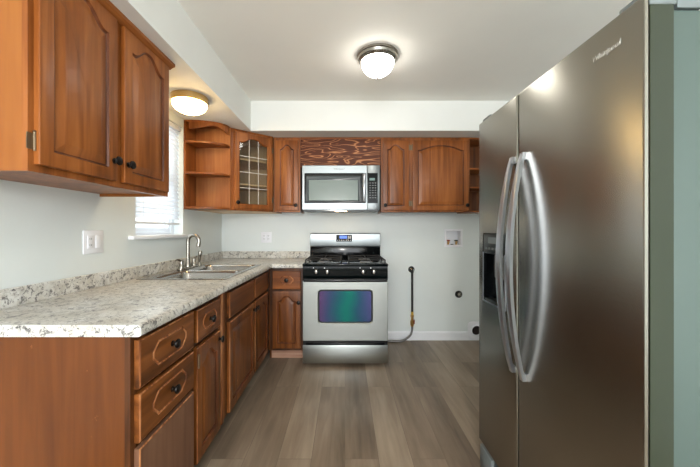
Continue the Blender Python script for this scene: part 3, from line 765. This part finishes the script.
# oven door with an opening
ox0, ox1, oz0, oz1 = -.24, .245, .395, .69
mxr = frame((x0, yr+.045, 0), (1, 0, 0), (0, -1, 0))
def rr_loop(u0, u1, v0, v1, r_, wv, square=False):
    return [(p[0], p[1], wv) for p in rrect(u0, u1, v0, v1, r_, 0, n=5, square=square)]
W_ = x1-x0
rs = [rr_loop(ox0-x0, ox1-x0, oz0, oz1, .03, 0), rr_loop(0, W_, .235, .772, .02, 0, True), rr_loop(0, W_, .235, .772, .02, .040, True), rr_loop(.004, W_-.004, .239, .768, .02, .045, True),
      rr_loop(ox0-x0-.006, ox1-x0+.006, oz0-.006, oz1+.006, .033, .045), rr_loop(ox0-x0, ox1-x0, oz0, oz1, .03, .038), rr_loop(ox0-x0, ox1-x0, oz0, oz1, .03, 0)]
mb = MB(); mb.rings(rs, [0]*7, mxr, False, False); bmesh.ops.remove_doubles(mb.bm, verts=mb.bm.verts, dist=1e-6)
od = mb.build('oven_door', 'steel', t, angle=30)
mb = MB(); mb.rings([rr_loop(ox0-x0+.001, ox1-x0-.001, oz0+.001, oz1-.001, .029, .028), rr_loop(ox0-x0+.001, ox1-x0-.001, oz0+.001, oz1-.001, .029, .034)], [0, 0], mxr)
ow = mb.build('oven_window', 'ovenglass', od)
mb = MB(); fr = [rr_loop(ox0-x0+.001, ox1-x0-.001, oz0+.001, oz1-.001, .029, .0345), rr_loop(ox0-x0+.010, ox1-x0-.010, oz0+.010, oz1-.010, .024, .0345)]
mb.rings([fr[0], [(a, b_, .036) for a, b_, c_ in fr[0]], [(a, b_, .036) for a, b_, c_ in fr[1]], fr[1]], [0, 0, 0], mxr, False, False); mb.build('window_border', 'dkgrey', ow)
# oven handle: glossy black bar across the top of the door
mb = MB(); hz = .785
mb.tube([(x0+.012, yr-.028, hz), (x0+.2, yr-.036, hz), (0, yr-.038, hz), (x1-.2, yr-.036, hz), (x1-.012, yr-.028, hz)], .016, 14, flat=(.017, .013))
for s in (-1, 1): mb.box(s*.355-.012, s*.355+.012, yr-.028, yr+.012, hz-.012, hz+.012, bev=.003)
mb.build('oven_handle', 'black', od)
# control panel
mb = MB(); mb.prism([(yr+.044, .776), (yr+.012, .776), (yr+.002, .80), (yr+.008, .905), (yr+.044, .905)], x0, x1, axis='x'); cp = mb.build('control_panel', 'glossblack', t, bevel=.003)
for kx in (-.257, -.158, .162, .257):
    k_ = MB().lathe((kx, yr+.0045, .856), (0, -1, .05), [(.024, 0), (.024, .004), (.019, .007), (.017, .026), (.013, .030), (0, .030)], 20).build('control_knob', simple('black_knob', (20, 20, 20), .25), cp)
    MB().box(kx-.006, kx+.006, yr-.034, yr-.024, .840, .874, bev=.001).build('grip', 'nickel', k_)
for kx in (-.283, -.184, .136, .231):
    MB().lathe((kx, yr+.006, .889), (0, -1, 0), [(.004, 0), (.004, .002), (0, .002)], 8).build('burner_mark', 'plastic', cp)
# cooktop
mb = MB(); mb.box(x0-.003, x1+.003, yr+.002, 3.40, .906, .925, bev=.004); ck = mb.build('cooktop', 'glossblack', t)
for bx in (-.20, .20):
    for by in (yr+.17, yr+.44):
        b_ = MB().lathe((bx, by, .925), (0, 0, 1), [(.062, 0), (.06, .004), (.048, .006), (.045, .014), (0, .014)], 24).build('burner', 'grey', ck)
        MB().lathe((bx, by, .9395), (0, 0, 1), [(.038, 0), (.038, .006), (.034, .008), (0, .008)], 24).build('burner_cap', 'blackm', b_)
for gx0, gx1 in ((x0+.02, -.035), (.035, x1-.02)):
    mb = MB(); ga, gb, gz = yr+.045, 3.36, .957; r_ = .0052
    L4 = [(gx0, ga), (gx1, ga), (gx1, gb), (gx0, gb)]
    for i in range(4):
        a_, c_ = L4[i], L4[(i+1) % 4]; mb.cyl((*a_, gz), (*c_, gz), r_, 8)
    mid = (ga+gb)/2; mb.cyl((gx0, mid, gz), (gx1, mid, gz), r_, 8); cx = (gx0+gx1)/2
    for cy in ((ga+mid)/2, (gb+mid)/2):
        for dx, dy in ((1, 0), (-1, 0), (0, 1), (0, -1)):
            ex = gx1 if dx > 0 else gx0 if dx < 0 else cx; ey = cy if dy == 0 else (cy+dy*(mid-ga)/2)
            mb.tube([(cx+dx*.03, cy+dy*.03, gz+.004), (cx+dx*.06, cy+dy*.06, gz+.006), (ex, ey, gz)], r_, 8)
    for px2 in (gx0, gx1):
        for py2 in (ga, mid, gb): mb.cyl((px2, py2, .9255), (px2, py2, gz), .006, 8)
    mb.build('grate', 'blackm', ck)
# back guard
MB().box(x0, x1, 3.40, 3.455, .906, 1.055, bev=.004).build('splash_panel', 'black', t)
mb = MB(); mb.prism([(3.385, 1.045), (3.378, 1.06), (3.392, 1.19), (3.40, 1.197), (3.455, 1.197), (3.455, 1.056), (3.41, 1.056), (3.41, 1.045)], x0, x1, axis='x'); bg = mb.build('backguard', 'mwsteel', t, bevel=.003)
MB().box(-.095, .075, 3.373, 3.385, 1.105, 1.178, bev=.002).build('clock_panel', 'black', bg)
MB().box(-.058, .022, 3.370, 3.3728, 1.138, 1.168).build('clock_display', 'display', bg)
mb = MB()
for i in range(4): mb.box(-.085+.022*(i+4)+.005, -.085+.022*(i+4)+.017, 3.3705, 3.3728, 1.116+.0*i, 1.122)
for i in range(4): mb.box(-.085+.022*i, -.085+.022*i+.012, 3.3705, 3.3728, 1.116, 1.122)
for i in range(3): mb.box(.034, .044, 3.3705, 3.3728, 1.137+.012*i, 1.142+.012*i); mb.box(.05, .062, 3.3705, 3.3728, 1.137+.012*i, 1.142+.012*i)
mb.build('clock_buttons', 'plastic', bg)

# ------------------------------------------------------------------ microwave
x0, x1, ym, z0, z1 = -.42, .342, 3.045, 1.425, 1.865
t = thing('microwave', 'stainless over-the-range microwave mounted above the gas range', 'microwave', (-.04, 3.26, 1.425))
MB().box(x0, x1, ym+.03, YB-.004, z0, z1, bev=.003).build('body', 'dkgrey', t)
xs_ = .215
mxm = frame((x0, ym+.03, 0), (1, 0, 0), (0, -1, 0))
wx0, wx1, wz0, wz1 = .022, xs_-x0-.01, 1.492, 1.788
dw = xs_-x0-.0015
def rl(u0, u1, v0, v1, wv): return [(u0, v0, wv), (u1, v0, wv), (u1, v1, wv), (u0, v1, wv)]
mb = MB(); mb.rings([rl(wx0, wx1, wz0, wz1, 0), rl(0, dw, z0+.004, z1-.002, 0), rl(0, dw, z0+.004, z1-.002, .026), rl(.003, dw-.001, z0+.007, z1-.005, .029), rl(wx0, wx1, wz0, wz1, .029), rl(wx0, wx1, wz0, wz1, 0)], [0]*6, mxm, False, False)
bmesh.ops.remove_doubles(mb.bm, verts=mb.bm.verts, dist=1e-6); md = mb.build('microwave_door', 'mwsteel', t, angle=20)
mb = MB(); mb.rings([rl(wx0+.001, wx1-.001, wz0+.001, wz1-.001, .003), rl(wx0+.001, wx1-.001, wz0+.001, wz1-.001, .027), rl(wx0+.02, wx1-.055, wz0+.022, wz1-.03, .027), rl(wx0+.045, wx1-.08, wz0+.03, wz1-.07, .020)], [0, 0, 1, 1], mxm, cap1=False)
mb.build('door_glass', ['glossblack', 'glossgrey'], md)
mb = MB(); mb.box(x0+wx0+.044, x0+wx1-.078, ym+.008, ym+.0098, wz0+.029, wz1-.068); mb.build('window_screen', 'mwglass', md)
mb = MB(); hx = xs_-.028
mb.tube([(hx, ym-.012, wz0+.012), (hx, ym-.026, wz0+.03), (hx, ym-.030, (wz0+wz1)/2), (hx, ym-.026, wz1-.03), (hx, ym-.012, wz1-.012)], .014, 12, flat=(.015, .011))
mb.box(hx-.009, hx+.009, ym-.014, ym+.002, wz0+.01, wz0+.028); mb.box(hx-.009, hx+.009, ym-.014, ym+.002, wz1-.028, wz1-.01); mb.build('door_handle', 'handle', md)
mb = MB(); mb.box(xs_+.0015, x1, ym+.001, ym+.029, z0+.004, z1-.002, bev=.003); cp = mb.build('control_side', 'mwsteel', t)
MB().box(xs_+.006, x1-.022, ym-.001, ym+.0008, wz0, wz1).build('control_panel', 'glossblack', cp)
MB().box(xs_+.025, x1-.05, ym-.002, ym-.0012, 1.715, 1.738).build('display', 'lcd', cp)
mb = MB()
for r_ in range(7):
    for c_ in range(3):
        xx = xs_+.024+c_*.026; zz = 1.69-r_*.024; mb.box(xx, xx+.014, ym-.0018, ym-.0012, zz-.004, zz+.004)
mb.build('keypad', 'grey', cp)
MB().box(x0+.01, x1-.01, ym+.012, ym+.03, z0-.008, z0+.003).build('vent_strip', 'black', t)
text('logo_lettering', 'Whirlpool', .026, frame((x0+.36, ym+.001, 1.828), (1, 0, 0), (0, -1, 0)), 'letterd', md, .2, .0006)

MB().box(-.10, .02, 3.12, 3.18, z0-.006, z0+.001, bev=.001).build('cooktop_light', emis('warm_cooktop_light', (255, 206, 140), 14.0), t)

# ------------------------------------------------------------------ refrigerator
XF = .70
t = thing('refrigerator', 'tall stainless side-by-side refrigerator with a green reflection coloured into its side, right foreground', 'refrigerator', (1.08, 1.18, 0))
MB().box(XF+.07, 1.45, .735, 1.615, .03, 1.752, bev=.006).build('cabinet', 'fside', t)
for a in (.80, 1.56):
    for b_ in (.82, 1.38): MB().cyl((b_, a, 0), (b_, a, .03), .02).build('foot', 'rubber', t)
mxf = frame((XF+.062, 1.632, 0), (0, -1, 0), (-1, 0, 0))     # u runs from the far edge towards the camera
ys_ = 1.262; zf0, zf1 = .14, 1.785
def fdoor(u0, u1, name, hole=None):
    T = .062
    mb = MB()
    def lp(i, wv): return [(u0+i, zf0+i, wv), (u1-i, zf0+i, wv), (u1-i, zf1-i, wv), (u0+i, zf1-i, wv)]
    if hole is None:
        mb.rings([lp(0, 0), lp(0, T-.012), lp(.0018, T-.005), lp(.006, T-.0012), lp(.012, T)], [1, 0, 0, 0, 0], mxf)
    else:
        h0, h1, v0, v1 = hole; hl = lambda wv, i=0: [(h0+i, v0+i, wv), (h1-i, v0+i, wv), (h1-i, v1-i, wv), (h0+i, v1-i, wv)]
        mb.rings([lp(0, 0), lp(0, T-.012), lp(.0018, T-.005), lp(.006, T-.0012), lp(.012, T), hl(T), hl(T-.05, .004)], [1, 0, 0, 0, 0, 2, 2], mxf)
    return mb.build(name, ['steelv', 'fedge', 'black'], t, angle=15)
uf = 1.632-ys_
H = (1.632-1.575, 1.632-1.355, .875, 1.215)
fz_ = fdoor(0, uf-.004, 'freezer_door', H)
rf = fdoor(uf+.004, 1.632-.722, 'fridge_door')
# near edge of the door, green reflection put into its colour
mb = MB(); mb.box(XF+.006, XF+.060, .7192, .7215, zf0+.002, 1.752); mb.build('door_side', 'fedge', rf, label='door edge with a dark green reflection put into its colour')
MB().box(XF+.004, XF+.066, .718, .7216, 1.7525, 1.772, bev=.001).build('end_cap', 'fcap', rf)
# gasket strips
for u0, u1 in ((.012, uf-.016), (uf+.016, .895)):
    MB().box(u0, u1, zf0+.015, zf1-.05, -.0075, -.0005, mx=mxf).build('door_gasket', 'grey', t)
# handles
def fhandle(y, parent):
    mb = MB(); n = 22; a0, a1 = .65, 1.525; pts = []; fs = []
    for i in range(n+1):
        s = i/n; z = a0+(a1-a0)*s; bow = .014+.054*math.sin(PI*s)**.8; wd_ = .011+.007*math.sin(PI*s)
        x = XF-bow
        pts += [(x, y-wd_, z), (x-.004, y, z), (x, y+wd_, z), (x+.014, y+wd_*.8, z), (x+.014, y-wd_*.8, z)]
    for i in range(n):
        for k in range(5): fs.append((i*5+k, i*5+(k+1) % 5, i*5+5+(k+1) % 5, i*5+5+k))
    fs += [(0, 1, 2, 3, 4), tuple(n*5+k for k in range(5))]
    mb.faces(pts, fs)
    for z in (a0+.008, a1-.008): mb.box(XF-.014, XF+.0, y-.011, y+.011, z-.014, z+.014)
    return mb.build('door_handle', 'handle', parent, angle=60)
fhandle(ys_+.027, fz_); fhandle(ys_-.05, rf)
# dispenser
dp = MB(); c0, c1 = H[0]+.004, H[1]-.004
dp.box(c0, c1, H[2]+.004, H[3]-.004, .0125, .016, mx=mxf); dpo = dp.build('dispenser_recess', 'black', fz_)
MB().box(c0, c1, 1.115, 1.211, .0165, .062, mx=mxf, bev=.002).build('dispenser_panel', 'dkgrey', dpo)
mb = MB()
for i in range(5): mb.box(c0+.02+.033*i, c0+.04+.033*i, 1.135, 1.146, .0621, .0632, mx=mxf)
mb.box(c0+.05, c1-.05, 1.165, 1.195, .0621, .0628, mx=mxf)
mb.build('dispenser_buttons', 'fcap', dpo)
for uu in (c0+.06, c0+.14): MB().box(uu, uu+.035, 1.0, 1.11, .028, .036, mx=mxf, bev=.003).build('paddle', 'grey', dpo)
MB().box(c0, c1, .880, .892, .0165, .058, mx=mxf).build('drip_tray', 'dkgrey', dpo)
mb = MB(); hl = lambda i, wv: [(H[0]+i, H[2]+i, wv), (H[1]-i, H[2]+i, wv), (H[1]-i, 1.12, wv), (H[0]+i, 1.12, wv)]
mb.rings([hl(0, .0621), hl(0, .065), hl(.006, .065), hl(.006, .0621)], [0, 0, 0], mxf, False, False); mb.build('dispenser_trim', 'handle', dpo)
# base grille, hinge covers, lettering
mb = MB(); mb.box(XF+.02, XF+.07, .74, 1.60, .012, .128, bev=.004); g_ = mb.build('base_grille', 'dkgrey', t)
MB().box(XF+.004, XF+.05, 1.50, 1.628, .002, .118, bev=.008).build('roller_cover', 'fcap', g_)
for y_ in (.76, 1.56): MB().box(XF+.012, XF+.14, y_-.03, y_+.05, 1.787, 1.80, bev=.004).box(XF+.08, XF+.14, y_-.03, y_+.05, 1.7525, 1.787).build('hinge_cover', 'fcap', t)
text('logo_lettering', 'Whirlpool', .0215, frame((XF-.0007, .836, 1.708), (0, -1, 0), (-1, 0, 0)), 'letter', rf, .25, .0007)

# ------------------------------------------------------------------ ceiling lamps
def disc_lamp(name, label, c, r_, ringmat, glassmat, zt, finial, drop, power, col, profile):
    t = thing(name, label, 'lamp', (c[0], c[1], zt))
    MB().lathe((c[0], c[1], zt), (0, 0, -1), profile(r_), 48).build('metal_ring', ringmat, t)
    rg = r_*.79 if finial else r_*.95; h0 = profile(r_)[-1][1]
    pr = [(rg*math.cos(a), h0+drop*math.sin(a)) for a in [PI/2*i/12 for i in range(13)]]
    MB().lathe((c[0], c[1], zt), (0, 0, -1), pr, 48).build('glass_bowl', glassmat, t)
    if finial: MB().lathe((c[0], c[1], zt-h0-drop+.001), (0, 0, -1), [(.011, 0), (.012, .006), (.006, .010), (.007, .015), (0, .02)], 16).build('finial', ringmat, t)
disc_lamp('ceiling_lamp', 'round nickel ceiling lamp with frosted bowl and finial, centre of the ceiling', (.229, 2.19), .145, 'nickel', 'lampglass', ZC-.0005, True, .10, 26, (1, .97, .92),
          lambda r: [(r, 0), (r, .014), (r*.96, .018), (r*.93, .034), (r*.85, .040), (r*.80, .048)])
disc_lamp('ceiling_lamp', 'round brass-rimmed lamp on the soffit above the window', (-1.105, 2.215), .122, 'brassp', 'lampglassw', ZS-.0005, False, .072, 9, (1, .84, .6),
          lambda r: [(r, 0), (r, .044), (r*.97, .046)])

# ------------------------------------------------------------------ window blind
t = thing('window_blind', 'white horizontal slat blind lowered over the window above the sink', 'blind', (-1.42, 2.37, 1.3))
MB().box(-1.44, -1.392, WY0+.006, WY1-.006, 2.062, 2.098, bev=.003).build('headrail', 'trim', t)
mb = MB(); z = 2.05; n = 0
while z > 1.315:
    a = math.radians(62); hw = .022; dx, dz = hw*math.cos(a), hw*math.sin(a)
    mb.faces([(-1.417-dx, WY0+.008, z+dz), (-1.417+dx, WY0+.008, z-dz), (-1.417+dx, WY1-.008, z-dz), (-1.417-dx, WY1-.008, z+dz),
              (-1.418-dx, WY0+.008, z+dz-.0018), (-1.418+dx, WY0+.008, z-dz-.0018), (-1.418+dx, WY1-.008, z-dz-.0018), (-1.418-dx, WY1-.008, z+dz-.0018)],
             [(0, 1, 2, 3), (7, 6, 5, 4), (0, 4, 5, 1), (1, 5, 6, 2), (2, 6, 7, 3), (3, 7, 4, 0)])
    z -= .034
mb.build('slats', 'slat', t)
MB().box(-1.43, -1.404, WY0+.008, WY1-.008, 1.272, 1.29, bev=.003).build('bottom_rail', 'trim', t)
for yy in (WY0+.1, WY1-.1): MB().cyl((-1.393, yy, 1.28), (-1.393, yy, 2.062), .0012, 6).build('ladder_cord', 'trim', t)

# ------------------------------------------------------------------ wall plates, pipes and vents
def plate(name, label, cat, mx, w, h, kind):
    o = thing(name, label, cat, mx @ Vector((0, 0, 0)))
    MB().box(-w/2, w/2, -h/2, h/2, 0.0003, .006, mx=mx, bev=.002).build('cover_plate', 'plastic', o)
    for s in (-1, 1):
        c = s*w*.2
        r_ = MB().box(c-.017, c+.017, -.034, .034, .0062, .010, mx=mx, bev=.001).build('rocker' if kind == 'switch' else 'socket', 'plastic', o)
        if kind != 'switch' or s == -1:
            for q_ in (-1, 1):
                mb = MB(); mb.box(c-.007, c-.004, q_*.017-.005, q_*.017+.005, .0101, .0106, mx=mx); mb.box(c+.004, c+.007, q_*.017-.005, q_*.017+.005, .0101, .0106, mx=mx)
                mb.build('slots', 'dkgrey' if kind != 'switch' else 'fcap', r_)
plate('wall_outlet', 'white two-gang outlet and switch plate on the left wall above the counter', 'outlet', frame((XL, 1.703, 1.165), (0, 1, 0), (1, 0, 0)), .135, .125, 'switch')
plate('wall_outlet', 'white double outlet plate on the back wall over the corner counter', 'outlet', frame((-.878, YB, 1.148), (1, 0, 0), (0, -1, 0)), .118, .118, 'outlet')

# recessed washer box
t = thing('washer_box', 'white recessed washing-machine outlet box with two valves on the back wall', 'outlet box', (1.2125, YB, 1.14))
mx = frame((1.2125, YB, 1.14), (1, 0, 0), (0, -1, 0)); a, b_ = .101, .101; i_ = .076
mb = MB(); mb.rings([rl(-i_, i_, -i_, i_, -.085), rl(-i_, i_, -i_, i_, .001), rl(-i_, i_, -i_, i_, .008), rl(-i_-.004, i_+.004, -i_-.004, i_+.004, .010), rl(-a, a, -b_, b_, .006), rl(-a, a, -b_, b_, .0004), rl(-i_-.0008, i_+.0008, -i_-.0008, i_+.0008, .0004), rl(-i_-.0008, i_+.0008, -i_-.0008, i_+.0008, -.087)], [0]*8, mx)
mb.build('box_frame', 'plastic', t, smooth=False)
for uu, mm_ in ((-.045, 'red'), (.045, 'dkgrey')):
    v_ = MB().cyl((uu, -.074, -.04), (uu, -.035, -.04), .010, 14, mx=mx).cyl((uu, -.045, -.04), (uu, -.045, -.008), .008, 14, mx=mx).build('valve', 'brass', t)
    MB().lathe((uu, -.034, -.04), (0, 1, 0), [(.020, 0), (.022, .005), (.018, .012), (0, .012)], 12, mx=mx).build('valve_handle', mm_, v_)
MB().lathe((0, -.0755, -.045), (0, 1, 0), [(.016, 0), (.016, .006), (.010, .006), (.010, .002), (0, .002)], 16, mx=mx).build('drain_opening', 'dkgrey', t)

# gas pipe
t = thing('gas_pipe', 'black vertical gas pipe with brass valve and grey flexible hose right of the range', 'pipe', (.742, YB, 0))
px, pz, py = .742, .79, YB-.045
MB().lathe((px, YB-.0005, pz), (0, -1, 0), [(.036, 0), (.035, .004), (.022, .006), (.020, .003), (0, .003)], 24).build('wall_ring', 'dkgrey', t)
MB().lathe((px, YB-.004, pz), (0, -1, 0), [(.014, 0), (.014, .028), (.018, .030), (.018, .05), (.012, .056), (0, .057)], 16).build('elbow', 'chrome', t)
MB().lathe((px, py, pz-.002), (0, 0, -1), [(.017, 0), (.017, .03), (.0125, .032), (.0125, .46), (0, .46)], 16).build('black_pipe', 'rubber', t)
MB().lathe((px, py, pz-.462), (0, 0, -1), [(.014, 0), (.014, .035), (0, .035)], 12).build('thread_tape', 'yellow', t)
v_ = MB().lathe((px, py, pz-.497), (0, 0, -1), [(.019, 0), (.019, .02), (.014, .025), (.014, .06), (.021, .065), (.021, .11), (.012, .13), (0, .13)], 8).build('brass_valve', 'brass', t)
MB().box(px+.015, px+.022, py-.03, py-.008, .20, .245, bev=.002).build('valve_lever', 'red', v_)
pts = [(px, py, pz-.627), (px-.002, py, .12), (px-.02, py-.01, .075), (px-.06, py-.025, .045), (px-.11, py-.035, .022), (px-.16, py-.03, .013), (px-.24, py-.02, .012), (px-.32, py-.01, .012)]
# smooth the hose
def smooth(P, n=6):
    P = [Vector(p) for p in P]; out = []
    for i in range(len(P)-1):
        a, b_, c_, d_ = P[max(i-1, 0)], P[i], P[i+1], P[min(i+2, len(P)-1)]
        for k in range(n):
            s = k/n; out.append(.5*((2*b_)+(c_-a)*s+(2*a-5*b_+4*c_-d_)*s*s+(3*b_-a-3*c_+d_)*s**3))
    return out+[P[-1]]
MB().tube(smooth(pts), .0115, 12).build('flex_hose', 'hose', t)

# capped drain stub
t = thing('drain_pipe', 'small round pipe opening with pale cap in the back wall, below the washer box', 'pipe', (1.27, YB, .51))
MB().lathe((1.27, YB-.0005, .512), (0, -1, 0), [(.040, 0), (.040, .006), (.030, .008), (.028, .002), (0, .002)], 24).build('wall_ring', 'dkgrey', t)
MB().lathe((1.272, YB-.003, .512), (0, -1, 0), [(.022, 0), (.022, .022), (.018, .026), (.017, .01), (0, .01)], 20).build('pipe_cap', 'nickel', t)
# dryer vent
t = thing('dryer_vent', 'white dryer vent plate with round black duct hole low on the back wall', 'vent', (1.46, YB, .115))
mx = frame((1.46, YB-.015, .115), (1, 0, 0), (0, -1, 0)); n = 32
def circ(r_, wv, n=32): return [(r_*math.cos(2*PI*i/n+PI/4+.0), r_*math.sin(2*PI*i/n+PI/4), wv) for i in range(n)]
def sq(r_, wv, n=32):
    P = []
    for i in range(n):
        a = 2*PI*i/n+PI/4; k = (abs(math.cos(a))**5+abs(math.sin(a))**5)**(-1/5); P.append((r_*k*math.cos(a), r_*k*math.sin(a), wv))
    return P
mb = MB(); mb.rings([sq(.095, .0005), sq(.095, .005), sq(.088, .009), circ(.062, .010), circ(.058, .02), circ(.052, .02), circ(.052, .002)], [0]*7, mx, cap1=False); mb.build('vent_plate', 'plastic', t)
MB().lathe((1.46, YB-.0162, .115), (0, -1, 0), [(.051, 0), (.051, .001), (0, .001)], 32).build('duct_hole', 'dark', t)
